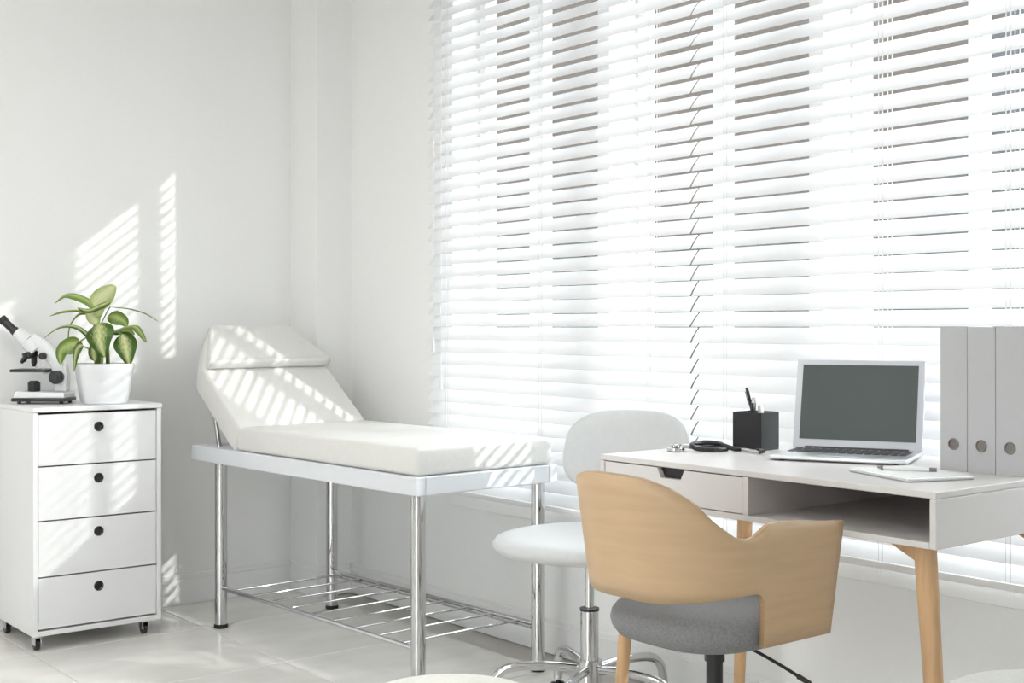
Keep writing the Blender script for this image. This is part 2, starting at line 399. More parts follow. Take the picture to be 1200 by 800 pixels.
# ================================================================== CABINET
cx0, cx1, cy0, cy1 = 1.397, 1.839, 4.262, 4.628
cab = thing('drawer_cabinet', 'tall white four-drawer cabinet on small casters against the plain wall', 'cabinet', ((cx0+cx1)/2, (cy0+cy1)/2, 0))
W, D = cx1-cx0, cy1-cy0
def f(bm):
    bx(bm, -W/2, -W/2+0.016, -D/2, D/2, 0.05, 0.788, 0.0015, 1); bx(bm, W/2-0.016, W/2, -D/2, D/2, 0.05, 0.788, 0.0015, 1)
    bx(bm, -W/2+0.016, W/2-0.016, -D/2, D/2, 0.05, 0.066, 0.001, 1); bx(bm, -W/2+0.016, W/2-0.016, D/2-0.01, D/2, 0.066, 0.788)
mk('carcass', 'lacquer', cab, f)
mk('top_panel', 'lacquer', cab, lambda bm: bx(bm, -W/2-0.002, W/2+0.002, -D/2-0.004, D/2, 0.788, 0.804, 0.002, 1))
zs = [0.070, 0.2425, 0.428, 0.6085, 0.7825]
for k in range(4):
    z0, z1 = zs[k]+0.0025, zs[k+1]-0.0025
    def f(bm):
        xw = W/2-0.0185; hz = z1-0.047; hr = 0.0135; N = 48; y = -D/2+0.004; T = 0.016
        ang = sorted([2*PI*k2/N for k2 in range(N)] + [math.atan2(zz-hz, xx) % (2*PI) for xx in (-xw, xw) for zz in (z0, z1)])
        rings = [[], [], [], []]
        for a in ang:
            c, s = math.cos(a), math.sin(a)
            tt = min(xw/abs(c) if abs(c) > 1e-9 else 9, ((z1-hz)/s if s > 0 else (z0-hz)/s) if abs(s) > 1e-9 else 9)
            rings[0].append(bm.verts.new((hr*c, y, hz+hr*s))); rings[1].append(bm.verts.new((tt*c, y, hz+tt*s)))
            rings[2].append(bm.verts.new((tt*c, y+T, hz+tt*s))); rings[3].append(bm.verts.new((hr*c, y+T, hz+hr*s)))
        n = len(ang)
        for a_, b_ in ((0, 1), (1, 2), (2, 3), (3, 0)):
            for i in range(n): bm.faces.new((rings[a_][i], rings[a_][(i+1) % n], rings[b_][(i+1) % n], rings[b_][i]))
    d = mk('drawer', 'lacquer', cab, f, 30)
    def f(bm):
        y = -D/2+0.004; hz = z1-0.047
        cyl(bm, (0, y+0.005, hz), (0, y+0.0155, hz), 0.0133, n=32); cyl(bm, (0, y+0.0165, hz), (0, y+0.022, hz), 0.020, n=32)
        ring = [(0.0145*math.cos(2*PI*q/40), y-0.0005, hz+0.0145*math.sin(2*PI*q/40)) for q in range(40)]
        tube(bm, ring, 0.0022, 8, True)
    mk('finger_hole', 'black', d, f)
    mk('drawer_box', 'lacquer', d, lambda bm: bx(bm, -W/2+0.03, W/2-0.03, -D/2+0.036, D/2-0.03, z0+0.01, z1-0.02))
for sx, sy in ((-1, -1), (1, -1), (-1, 1), (1, 1)):
    x, y = sx*(W/2-0.05 if sx > 0 else W/2-0.022), sy*(D/2-0.03)
    def f(bm):
        cyl(bm, (x, y, 0.044), (x, y, 0.050), 0.016, n=16)
        for s in (-1, 1): box(bm, (x+s*0.010, y+0.004, 0.033), (0.0035, 0.034, 0.030), 0.001, 1)
    c = mk('caster', 'dull_chrome', cab, f)
    mk('wheel', 'black', c, lambda bm: cyl(bm, (x-0.008, y+0.006, 0.0185), (x+0.008, y+0.006, 0.0185), 0.0185, n=24, bevel=0.002))

# ================================================================== MICROSCOPE
CTOP = 0.804
Rv, Fv, Zv = Vector((CA, -SA, 0)), Vector((SA, CA, 0)), Vector((0, 0, 1))
rr = ray(52); td = 4.46
mic = thing('microscope', 'white microscope with black eyepiece, stage and focus knob on the drawer cabinet', 'microscope', (rr[0]*td, rr[1]*td, CTOP), math.atan2(-SA, CA))
def mp(px, py, d=0.0): return Vector(((px-52)/336.0, d, (471-py)/336.0))     # local x = image right, y = away
def mpoly(pts): return [((px-52)/336.0, (471-py)/336.0) for px, py in pts]
def mprism(bm, pts, d0, d1, bev): prism(bm, mpoly(pts), d1-d0, bev, 3, frame_m((0, d1, 0), (1, 0, 0), (0, 0, 1), (0, -1, 0)))
mk('base', 'ceramic', mic, lambda bm: mprism(bm, [(22, 464), (82, 464), (81, 457.5), (25, 456.5)], -0.055, 0.055, 0.003))
mk('base_plate', 'black', mic, lambda bm: mprism(bm, [(20.5, 468), (83, 468), (83, 464), (20.5, 464)], -0.058, 0.058, 0.002))
for px in (28, 77):
    for d in (-0.042, 0.042): mk('foot', 'black', mic, lambda bm: cyl(bm, mp(px, 471, d), mp(px, 467.5, d), 0.007, n=16))
mk('arm', 'ceramic', mic, lambda bm: mprism(bm, [(66, 457), (80, 457), (81, 436), (76, 422), (66, 408), (54, 397), (42, 389), (33, 398), (45, 409), (55, 417), (61, 426), (64, 436)], -0.022, 0.022, 0.006))
mk('head_tube', 'ceramic', mic, lambda bm: (cyl(bm, mp(20, 387.5), mp(33, 398), 0.020, 0.027, 28), cyl(bm, mp(33, 398), mp(44, 409), 0.030, 0.030, 28, 0.004)))
e = mk('eyepiece', 'black', mic, lambda bm: (cyl(bm, mp(3, 373), mp(19, 388), 0.014, 0.0135, 24, 0.002), cyl(bm, mp(1.5, 371.5), mp(6, 376), 0.0165, 0.016, 24, 0.002), cyl(bm, mp(16, 385), mp(19.5, 388.5), 0.016, 0.016, 24)))
mk('nosepiece', 'black', mic, lambda bm: (cyl(bm, mp(35, 411, 0), mp(36.5, 418, 0), 0.028, 0.024, 28, 0.003),))
mk('objective', 'black', mic, lambda bm: (cyl(bm, mp(40, 416), mp(40, 424), 0.010, 0.010, 20), cyl(bm, mp(40, 424), mp(40, 428), 0.008, 0.006, 20)))
mk('objective', 'black', mic, lambda bm: (cyl(bm, mp(31, 416), mp(27, 421), 0.009, 0.009, 20), cyl(bm, mp(27, 421), mp(25, 423.5), 0.007, 0.006, 20)))
st = mk('stage', 'black', mic, lambda bm: mprism(bm, [(18.5, 434), (62, 434), (62, 430.5), (18.5, 430.5)], -0.055, 0.055, 0.002))
for px in (47, 54): mk('slide_clip', 'dull_chrome', st, lambda bm: cyl(bm, mp(px, 430.5, -0.03), mp(px, 426.5, -0.03), 0.004, n=12))
mk('stage_bracket', 'ceramic', mic, lambda bm: mprism(bm, [(52, 439), (66, 439), (66, 434), (52, 434)], -0.02, 0.02, 0.002))
mk('lamp_housing', 'black', mic, lambda bm: (cyl(bm, mp(40, 457), mp(40, 446), 0.021, 0.021, 28, 0.002), cyl(bm, mp(40, 446.5), mp(40, 444.5), 0.016, 0.015, 28)))
mk('focus_knob', 'black', mic, lambda bm: (cyl(bm, mp(70.5, 440, -0.05), mp(70.5, 440, -0.022), 0.0235, 0.0235, 32, 0.003), cyl(bm, mp(70.5, 440, -0.058), mp(70.5, 440, -0.05), 0.012, 0.012, 24)))
mk('locking_knob', 'black', mic, lambda bm: (cyl(bm, mp(54, 415.5, -0.04), mp(54, 415.5, -0.022), 0.0125, 0.0125, 20, 0.002), cyl(bm, mp(54, 415.5, -0.045), mp(54, 415.5, -0.04), 0.007, 0.007, 16)))

# ================================================================== POTTED PLANT
rr = ray(122); td = 4.46
pot = thing('potted_plant', 'variegated green houseplant in a square white pot on the drawer cabinet', 'plant', (rr[0]*td, rr[1]*td, CTOP), math.atan2(-SA, CA))
PS = 336.0
def f(bm):
    a = math.radians(28)
    prof = [(0.055, 0.0), (0.070, 0.001), (0.0735, 0.006), (0.080, 0.04), (0.0905, 0.115), (0.0935, 0.138), (0.0925, 0.1395), (0.088, 0.1385), (0.085, 0.118)]
    lathe(bm, prof, 64, (0, 0, 0), 1, 1, 5.0, a)
p = mk('pot', 'ceramic', pot, f, 50)
mk('soil', 'soil', pot, lambda bm: lathe(bm, [(0.0845, 0.116), (0.0845, 0.119), (0.05, 0.124), (0, 0.126)], 40, (0, 0, 0), 1, 1, 5.0, math.radians(28)))
def lp(x, y, d): return Vector(((40+x/5-122)/PS, d, (470-(320+y/5))/PS))
def leaf(pts, width, face, m, tipk=1.0, fold=0.25):
    """pts: zoom-frame outline of the midrib with depth; first segment is petiole when given as pet."""
    P = smooth_path([lp(*q) for q in pts], 6); N = len(P); bm = bmesh.new(); uvl = bm.loops.layers.uv.new('UVMap'); rows = []
    W2 = width/5/PS/2*1.12; K = 6
    for i, p in enumerate(P):
        t = i/(N-1); d = (P[min(i+1, N-1)]-P[max(i-1, 0)]).normalized()
        fv = Vector(face).normalized(); fv = (fv-d*fv.dot(d)).normalized(); side = d.cross(fv).normalized()
        wv = W2*max(0.0, math.sin(PI*min(1, t**0.75*0.97+0.03)))**0.8
        wv = max(wv, 0.0006)
        row = []
        for k in range(K+1):
            u = k/K*2-1
            row.append((bm.verts.new(p+side*u*wv-fv*(abs(u)**1.5)*wv*fold), k/K, t))
        rows.append(row)
    for A, B in zip(rows, rows[1:]):
        for k in range(K):
            fc = bm.faces.new((A[k][0], A[k+1][0], B[k+1][0], B[k][0]))
            for lpq, q in zip(fc.loops, (A[k], A[k+1], B[k+1], B[k])): lpq[uvl].uv = (q[1], q[2])
    return obj('leaf', bm, m, pot, 80)
def petiole(pts, r=0.0028):
    bm = bmesh.new(); tube(bm, smooth_path([lp(*q) for q in pts], 5), r, 8); return obj('petiole', bm, 'stem', pot)
# canes
bm = bmesh.new(); tube(bm, smooth_path([lp(374, 590, 0), (lp(372, 420, 0.0)), lp(368, 300, -0.005), lp(372, 190, 0)], 5), [0.0125]*8+[0.011]*8, 12); obj('cane', bm, 'stem', pot)
bm = bmesh.new(); tube(bm, smooth_path([lp(425, 590, 0.02), lp(420, 420, 0.015), lp(415, 300, 0.015)], 5), 0.007, 10); obj('cane', bm, 'stem', pot)
bm = bmesh.new(); tube(bm, smooth_path([lp(400, 590, -0.02), lp(408, 470, -0.02), lp(400, 400, -0.02)], 5), 0.005, 10); obj('cane', bm, 'stem', pot)
V = (0, -1, 0)
leaf([(352, 200, 0.0), (385, 150, 0.0), (440, 100, -.01), (486, 60, -.02)], 105, (0.3, -1, -0.1), 'leaf_pale')
leaf([(372, 205, 0.0), (320, 150, -.01), (255, 120, -.02), (190, 118, -.02), (132, 166, -.02)], 70, (0, -.55, 1), 'leaf_mid')
leaf([(350, 215, 0.0), (270, 203, -.02), (190, 213, -.05), (130, 242, -.07)], 50, (0, -.35, 1), 'leaf_mid')
leaf([(350, 225, 0.01), (260, 215, .03), (200, 262, .04), (170, 330, .05), (172, 400, .05)], 40, (-.6, -.5, .6), 'leaf_dark')
leaf([(285, 390, -.03), (230, 405, -.04), (185, 445, -.05), (183, 520, -.05)], 105, (-.3, -1, .35), 'leaf_mid')
petiole([(352, 400, 0.0), (330, 360, -.01), (300, 375, -.02), (285, 390, -.03)])
leaf([(345, 390, 0.0), (290, 320, -.01), (225, 294, -.02), (150, 310, -.03), (68, 378, -.04)], 42, (-.2, -.5, 1), 'leaf_dark')
petiole([(355, 470, -.02), (335, 430, -.03), (300, 412, -.04)])
leaf([(310, 410, -.04), (282, 420, -.045), (268, 470, -.05), (262, 562, -.05)], 58, (-.5, -1, .1), 'leaf_dark')
leaf([(398, 278, -.03), (410, 320, -.06), (425, 390, -.075), (450, 478, -.07)], 150, (-.05, -1, .25), 'leaf_dark')
petiole([(380, 330, 0.0), (385, 285, -.015), (398, 278, -.03)])
leaf([(525, 345, -.02), (545, 390, -.03), (560, 450, -.035), (572, 528, -.03)], 120, (.25, -1, .1), 'leaf_dark')
petiole([(425, 400, 0.0), (455, 350, -.01), (490, 332, -.02), (525, 345, -.02)])
leaf([(425, 240, 0.01), (470, 240, 0.0), (520, 265, 0.0), (545, 300, 0.0)], 85, (.2, -1, .6), 'leaf_mid')
leaf([(445, 185, 0.0), (540, 192, 0.02), (640, 222, 0.03), (715, 272, 0.03)], 30, (0, -.2, 1), 'leaf_dark')
petiole([(385, 300, 0.0), (415, 240, 0.0), (445, 185, 0.0)], 0.0022)
leaf([(455, 335, 0.0), (530, 305, -.01), (600, 300, -.02), (640, 345, -.02), (668, 395, -.02)], 62, (.2, -.5, 1), 'leaf_mid')
leaf([(455, 155, -.02), (400, 180, -.035), (340, 205, -.04), (275, 190, -.04)], 60, (0, -.6, 1), 'leaf_dark')
leaf([(372, 290, -.02), (358, 250, -.025), (340, 220, -.03), (320, 195, -.02)], 62, (.3, -1, 0), 'leaf_pale')
leaf([(360, 300, 0.01), (370, 240, -.02), (400, 210, -.03), (430, 165, -.03)], 55, (.2, -1, .2), 'leaf_pale')
leaf([(430, 330, 0.03), (480, 325, 0.02), (540, 325, .02), (580, 350, .02)], 60, (0, -.7, 1), 'leaf_dark')
leaf([(372, 500, -.03), (366, 440, -.035), (372, 390, -.035)], 60, (0, -1, 0), 'leaf_dark')

# ================================================================== EXAMINATION COUCH
bed = thing('examination_couch', 'white padded examination couch with raised head and chrome legs below the blinds', 'couch', (2.083, 3.045, 0), math.radians(2.46))
BL = 1.32
def f(bm):
    Z0, Z1 = 0.588, 0.642
    bx(bm, -0.03, 0.005, -0.04, BL, Z0, Z1, 0.003, 1); bx(bm, 0.485, 0.52, -0.04, BL, Z0, Z1, 0.003, 1)
    bx(bm, 0.005, 0.485, -0.04, -0.005, Z0, Z1, 0.003, 1); bx(bm, 0.005, 0.485, BL-0.035, BL, Z0, Z1, 0.003, 1)
    bx(bm, 0.005, 0.485, -0.005, BL-0.035, Z1-0.016, Z1-0.004)
mk('frame', 'frame_white', bed, f)
for x, y in ((0.006, -0.002), (0.006, 1.165), (0.474, 1.165), (0.474, 0)):
    l = mk('leg', 'chrome', bed, lambda bm: cyl(bm, (x, y, 0.012), (x, y, 0.63), 0.0215, n=36))
    mk('foot_cap', 'blackm', l, lambda bm: cyl(bm, (x, y, 0), (x, y, 0.014), 0.025, 0.024, 28, 0.002))
for x in (0.006, 0.474):
    mk('shelf_rail', 'chrome', bed, lambda bm: (cyl(bm, (x, 0.02, 0.142), (x, 1.145, 0.142), 0.0085, n=16), cyl(bm, (x+(0.014 if x < .2 else -0.014), 0.02, 0.132), (x+(0.014 if x < .2 else -0.014), 1.145, 0.132), 0.004, n=10)))
for k in range(9):
    y = 0.09+k*0.125
    mk('shelf_rod', 'chrome', bed, lambda bm: cyl(bm, (0.012, y, 0.142), (0.468, y, 0.142), 0.0042, n=12))
HL, BETA, RL = 0.985, math.radians(36.5), 0.547
def f(bm): bx(bm, -0.02, 0.508, -0.03, HL+0.02, 0.643, 0.725, 0.014, 4)
mk('mattress', 'vinyl', bed, f, 60)
ex, ey = Vector((1, 0, 0)), Vector((0, math.cos(BETA), math.sin(BETA))); ez = ex.cross(ey)
O = Vector((0, HL, 0.725))
PL = [(-0.02, -0.03), (-0.02, 0.33), (0.085, RL), (0.43, RL), (0.508, 0.33), (0.508, -0.03)]
def rounded(poly, r, n=5):
    out = []; k = len(poly)
    for i in range(k):
        p = Vector(poly[i]); a = Vector(poly[i-1]); c = Vector(poly[(i+1) % k])
        d1 = (a-p).normalized(); d2 = (c-p).normalized()
        for j in range(n):
            t = j/(n-1); q = (p+d1*r)*(1-t)**2+p*2*t*(1-t)+(p+d2*r)*t*t; out.append((q.x, q.y))
    return out
mk('backrest', 'vinyl', bed, lambda bm: prism(bm, rounded(PL, 0.03), 0.10, 0.014, 4, frame_m(O-ez*0.10, ex, ey, ez)), 60)
mk('pillow', 'vinyl', bed, lambda bm: prism(bm, rounded([(-0.012, 0.315), (0.085, RL-0.004), (0.43, RL-0.004), (0.512, 0.32)], 0.022), 0.04, 0.013, 4, frame_m(O+ez*0.001, ex, ey, ez)), 60)
for x in (0.03, 0.455):
    mk('backrest_strut', 'dull_chrome', bed, lambda bm:
        cyl(bm, (x, 1.22, 0.635), (x, HL+0.33*math.cos(BETA)+0.02, 0.725+0.33*math.sin(BETA)-0.11), 0.008, n=12))

# ================================================================== WHITE SWIVEL STOOL WITH BACK
st = thing('swivel_stool', 'white vinyl swivel stool with a curved backrest and chrome base, by the couch', 'stool', (2.315, 2.56, 0))
mk('seat', 'vinyl2', st, lambda bm: lathe(bm, [(0, 0.458), (0.19, 0.46), (0.235, 0.467), (0.252, 0.48), (0.255, 0.492), (0.245, 0.505), (0.20, 0.514), (0.1, 0.518), (0, 0.519)], 56, (0, 0, 0), 1, 1, 2.25, math.radians(25)), 60)
bd = Vector((0.96, 0.28, 0)).normalized(); tg = Vector((-bd.y, bd.x, 0))
def f(bm):
    C0 = bd*0.235; hw, hh, zc, NA, E = 0.200, 0.120, 0.715, 64, 3.0
    R_ = [0.25, 0.5, 0.72, 0.86, 0.93, 0.97, 0.99, 1.0]
    def P(side, r, a):
        c, q = math.cos(a), math.sin(a)
        x = math.copysign(abs(c)**(2/E), c)*r; z = math.copysign(abs(q)**(2/E), q)*r
        th = 0.021*math.sqrt(max(0, 1-r**6))
        return C0+tg*(x*hw)+bd*(-0.05*x*x+side*th+0.03*z)+Vector((0, 0, zc+z*hh))
    rim = [bm.verts.new(P(1, 1.0, 2*PI*k/NA)) for k in range(NA)]
    for side in (-1, 1):
        cen = bm.verts.new(P(side, 0, 0)); prev = None
        for r in R_:
            ring = rim if r == 1.0 else [bm.verts.new(P(side, r, 2*PI*k/NA)) for k in range(NA)]
            for k in range(NA):
                k2 = (k+1) % NA
                if prev is None: bm.faces.new((cen, ring[k], ring[k2]))
                else: bm.faces.new((prev[k], ring[k], ring[k2], prev[k2]))
            prev = ring
mk('backrest', 'vinyl2', st, f, 80)
def f(bm):
    a = tg*0.055
    tube(bm, smooth_path([bd*0.08+a+Vector((0, 0, 0.452)), bd*0.24+a+Vector((0, 0, 0.455)), bd*0.272+a+Vector((0, 0, 0.50)), bd*0.262+a+Vector((0, 0, 0.68))], 6), 0.008, 10)
mk('back_bar', 'blackm', st, f)
mk('seat_plate', 'blackm', st, lambda bm: box(bm, (0.03, 0.02, 0.4535), (0.16, 0.14, 0.009), 0.002, 1))
mk('gas_lift', 'chrome', st, lambda bm: (cyl(bm, (0, 0, 0.31), (0, 0, 0.45), 0.0125, n=28), cyl(bm, (0, 0, 0.425), (0, 0, 0.445), 0.014, n=28)))
mk('column', 'chrome', st, lambda bm: (cyl(bm, (0, 0, 0.12), (0, 0, 0.312), 0.0245, n=32), cyl(bm, (0, 0, 0.105), (0, 0, 0.175), 0.038, 0.034, n=32)))
mk('collar', 'black', st, lambda bm: cyl(bm, (0, 0, 0.308), (0, 0, 0.315), 0.0265, n=28))
for k in range(5):
    a = math.radians(140+72*k); d = Vector((math.cos(a), math.sin(a), 0)); z = Vector((0, 0, 1))
    P = smooth_path([d*0.02+z*0.150, d*0.12+z*0.158, d*0.21+z*0.152, d*0.25+z*0.128, d*0.263+z*0.085, d*0.264+z*0.055], 6)
    bmk = bmesh.new(); tube(bmk, P, 0.0125, 14); arm = obj('base_arm', bmk, 'chrome', st)
    def f(bm):
        s = Vector((-d.y, d.x, 0)); c = d*0.264+z*0.024
        for q in (-1, 1): cyl(bm, c+s*q*0.006, c+s*q*0.018, 0.024, n=24, bevel=0.003)
        cyl(bm, c-s*0.01, c+s*0.01, 0.006, n=12); cyl(bm, c+z*0.01, c+z*0.04, 0.006, n=12)
    mk('caster', 'black', arm, f)

# ================================================================== DESK
dx0, dx1, dy0, dy1, DZ = 2.044, 2.62, 1.328, 2.223, 0.771
desk = thing('writing_desk', 'white writing desk with drawer, open shelf and splayed oak legs by the window', 'desk', ((dx0+dx1)/2, (dy0+dy1)/2, 0))
HX, HY = (dx1-dx0)/2, (dy1-dy0)/2; DB = 0.666
mk('desktop', 'desk', desk, lambda bm: bx(bm, -HX, HX, -HY, HY, DZ-0.013, DZ, 0.0015, 1))
for s in (-1, 1): mk('side_panel', 'desk', desk, lambda bm: bx(bm, -HX, HX, *sorted((s*HY, s*(HY-0.014))), DB, DZ-0.0135, 0.0015, 1))
mk('bottom_panel', 'desk', desk, lambda bm: bx(bm, -HX, HX, -HY+0.014, HY-0.014, DB, DB+0.012, 0.001, 1))
mk('back_panel', 'desk', desk, lambda bm: bx(bm, HX-0.012, HX, -HY+0.014, HY-0.014, DB+0.012, DZ-0.0135))
yd = 1.777-(dy0+dy1)/2
mk('divider', 'desk', desk, lambda bm: bx(bm, -HX, HX-0.012, yd-0.007, yd+0.007, DB+0.012, DZ-0.0135))
def f(bm):
    # drawer front with a recessed grip notch at its upper edge
    a, b2 = yd+0.009, HY-0.016; z0, z1 = DB+0.014, DZ-0.0155; yc = 1.995-(dy0+dy1)/2; g = 0.042; q = 0.022
    P = [(a, z0), (b2, z0), (b2, z1), (yc+g, z1), (yc+g-0.012, z1-q), (yc-g+0.012, z1-q), (yc-g, z1), (a, z1)]
    prism(bm, P, 0.014, 0, 1, frame_m((-HX+0.002, 0, 0), (0, 1, 0), (0, 0, 1), (1, 0, 0)))
dr = mk('drawer', 'desk', desk, f)
yc = 1.995-(dy0+dy1)/2
mk('drawer_box', 'desk', dr, lambda bm: bx(bm, -HX+0.03, HX-0.06, yd+0.015, HY-0.025, DB+0.016, DZ-0.045))
mk('grip_notch', 'black', dr, lambda bm: bx(bm, -HX+0.017, -HX+0.024, yc-0.055, yc+0.055, DZ-0.046, DZ-0.016))
def desk_leg(tx, ty, fx, fy, gs):
    def f(bm):
        t, b2 = Vector((tx, ty, DB)), Vector((fx, fy, 0)); N = 6; rings = []
        for i in range(N+1):
            k = i/N; c = t.lerp(b2, k); r = 0.0215*(1-k)+0.013*k
            rings.append([bm.verts.new(c+Vector((r*math.cos(PI/8+2*PI*q/8), r*math.sin(PI/8+2*PI*q/8), 0))) for q in range(8)])
        for A, B in zip(rings, rings[1:]):
            for q in range(8): bm.faces.new((A[q], A[(q+1) % 8], B[(q+1) % 8], B[q]))
        bm.faces.new(rings[0]); bm.faces.new(rings[-1][::-1])
        # gusset towards the middle of the desk
        prism(bm, [(0.012, 0), (0.075, 0), (0.075, -0.004), (0.012, -0.034)], 0.028, 0.001, 1, frame_m((tx+0.014*1, ty, DB), (0, gs, 0), (0, 0, 1), (-1, 0, 0)) if gs > 0 else frame_m((tx-0.014, ty, DB), (0, gs, 0), (0, 0, 1), (1, 0, 0)))
    mk('leg', 'oak', desk, f, 50)
cxd, cyd = (dx0+dx1)/2, (dy0+dy1)/2
desk_leg(2.10-cxd, 1.388-cyd, 2.087-cxd, 1.332-cyd, 1); desk_leg(2.10-cxd, 2.163-cyd, 2.087-cxd, 2.219-cyd, -1)
desk_leg(2.49-cxd, 1.388-cyd, 2.52-cxd, 1.332-cyd, 1); desk_leg(2.49-cxd, 2.163-cyd, 2.52-cxd, 2.219-cyd, -1)

# ------------------------------------------------------------------ laptop
lw = Vector((0.42, -0.91, 0)).normalized()
lap = thing('laptop', 'open silver laptop with a blank dark screen on the white desk', 'laptop', (2.505, 1.84, DZ), math.atan2(lw.y, lw.x))
LW, LD = 0.300, 0.215                     # local x along hinge, local y away from viewer
mk('base', 'silver', lap, lambda bm: box(bm, (0, -LD/2, 0.0075), (LW, LD, 0.009), 0.003, 3))
for sx in (-1, 1):
    for sy in (-0.02, -LD+0.02): mk('rubber_foot', 'black', lap, lambda bm: cyl(bm, (sx*(LW/2-0.025), sy, 0), (sx*(LW/2-0.025), sy, 0.0035), 0.006, n=12))
mk('keyboard', 'keys', lap, lambda bm: [box(bm, (-0.125+0.0192*k, -0.030-0.0185*r_, 0.0128), (0.0165, 0.0155, 0.0018), 0.001, 1) for r_ in range(5) for k in range(14)])
mk('trackpad', 'silver', lap, lambda bm: box(bm, (0, -0.155, 0.0122), (0.095, 0.06, 0.0008)))
TL_ = Matrix.Translation((0, 0.0, 0.012)) @ Matrix.Rotation(math.radians(-14), 4, 'X')
LH = 0.215
mk('lid', 'lapwhite', lap, lambda bm: box(bm, (0, 0.003, LH/2), (LW, 0.006, LH), 0.0028, 3, mtx=TL_))
mk('screen', 'screen', lap, lambda bm: box(bm, (0, -0.0004, LH/2+0.004), (LW-0.030, 0.001, LH-0.034), mtx=TL_))
mk('hinge', 'keys', lap, lambda bm: cyl(bm, (-LW/2+0.03, 0.002, 0.012), (LW/2-0.03, 0.002, 0.012), 0.0045, n=12))

# ------------------------------------------------------------------ pen holder, pens
a = math.atan2(-SA, CA)+math.radians(-32+0)
ph = thing('pen_holder', 'small square black pen holder standing on the desk left of the laptop', 'holder', (2.425, 2.075, DZ), math.atan2(-SA, CA)+math.radians(-43))
hs = 0.081; HH = 0.092
def f(bm):
    T = 0.004
    bx(bm, -hs/2, hs/2, -hs/2, hs/2, 0, 0.004, 0.001, 1)
    for s in (-1, 1):
        bx(bm, *sorted((s*hs/2, s*(hs/2-T))), -hs/2, hs/2, 0.004, HH, 0.0008, 1)
        bx(bm, -hs/2+T, hs/2-T, *sorted((s*hs/2, s*(hs/2-T))), 0.004, HH, 0.0008, 1)
mk('box', 'blackm', ph, f)
def pen(label, name, base, tip, r, mats):
    base, tip = Vector(base), Vector(tip); d = (tip-base).normalized()
    t = thing(name, label, 'pen', base); t.rotation_euler = d.to_track_quat('Z', 'Y').to_euler(); L = (tip-base).length
    mk('barrel', mats[0], t, lambda bm: (cyl(bm, (0, 0, 0.01), (0, 0, L-0.01), r, n=16), cyl(bm, (0, 0, 0), (0, 0, 0.01), r*0.3, r, n=16)))
    mk('cap', mats[1], t, lambda bm: cyl(bm, (0, 0, L-0.012), (0, 0, L), r*1.05, r*0.7, n=16))
    mk('clip', mats[1], t, lambda bm: box(bm, (0, -r-0.0012, L-0.025), (0.003, 0.0014, 0.034), 0.0004, 1))
hb = Vector((2.425, 2.075, DZ))
pen('slim black pen leaning left in the black holder', 'pen', hb+Vector((0.012, -0.008, 0.005)), hb+Rv*-0.022+Fv*0.005+Zv*0.150, 0.0042, ('black', 'black'))
pen('short thick black marker leaning in the black holder', 'marker_pen', hb+Vector((0.0, 0.012, 0.005)), hb+Rv*-0.006+Fv*-0.004+Zv*0.126, 0.006, ('black', 'dull_chrome'))
pen('white marker with just its rounded end showing above the black holder', 'marker_pen', hb+Vector((0.006, -0.022, 0.006)), hb+Rv*0.012+Fv*0.008+Zv*0.106, 0.0075, ('paper', 'paper'))

# ------------------------------------------------------------------ stethoscope
ste = thing('stethoscope', 'black stethoscope with a silver chest piece coiled at the left end of the desk', 'stethoscope', (2.278, 2.118, DZ), math.atan2(-SA, CA))
mk('chest_piece', 'chrome', ste, lambda bm: (cyl(bm, (-0.062, 0, 0.001), (-0.062, 0, 0.010), 0.022, 0.021, 32, 0.002), cyl(bm, (-0.062, 0, 0.010), (-0.062, 0, 0.018), 0.010, 0.014, 28, 0.002), cyl(bm, (-0.045, 0, 0.013), (-0.025, 0.004, 0.012), 0.005, n=14)))
P = smooth_path([(-0.03, 0.003, 0.012), (0.005, 0.022, 0.008), (0.045, 0.020, 0.007), (0.06, -0.004, 0.007), (0.03, -0.022, 0.007), (-0.012, -0.018, 0.008), (-0.022, 0.008, 0.016), (0.01, 0.028, 0.019), (0.045, 0.018, 0.018), (0.05, -0.006, 0.016), (0.075, -0.012, 0.008), (0.092, -0.008, 0.007)], 8)
bm = bmesh.new(); tube(bm, P, 0.0058, 12); obj('tubing', bm, 'black', ste)
for s in (-1, 1):
    P = smooth_path([(0.09, -0.008, 0.007), (0.10, -0.016+s*0.010, 0.006), (0.115, -0.036+s*0.020, 0.005), (0.128, -0.058+s*0.014, 0.006)], 8)
    bm = bmesh.new(); tube(bm, P, 0.003, 10); e = obj('ear_tube', bm, 'dull_chrome', ste)
    q = P[-1]; mk('ear_tip', 'black', e, lambda bm: (cyl(bm, q-Vector((0.004, 0, 0)), q+Vector((0.010, -s*0.003, 0.002)), 0.0058, 0.004, 14)))

# ------------------------------------------------------------------ tablet with pen
tb = thing('tablet', 'thin white tablet lying flat near the front right corner of the desk', 'tablet', (2.235, 1.512, DZ), math.radians(-20))
mk('shell', 'silver', tb, lambda bm: box(bm, (0, 0, 0.004), (0.155, 0.20, 0.008), 0.0035, 3))
mk('front_glass', 'paper', tb, lambda bm: box(bm, (0, 0, 0.0084), (0.147, 0.192, 0.001)))
pa, pb_ = Vector((2.208, 1.570, DZ+0.0135)), Vector((2.262, 1.468, DZ+0.0135))
d = (pb_-pa).normalized()
sp = thing('ballpoint_pen', 'white ballpoint pen with grey ends lying on the white tablet', 'pen', pa); sp.rotation_euler = d.to_track_quat('Z', 'Y').to_euler(); L = (pb_-pa).length
mk('barrel', 'paper', sp, lambda bm: cyl(bm, (0, 0, 0.012), (0, 0, L-0.012), 0.0042, n=16))
mk('tip', 'gray', sp, lambda bm: cyl(bm, (0, 0, 0), (0, 0, 0.012), 0.0015, 0.0043, n=16))
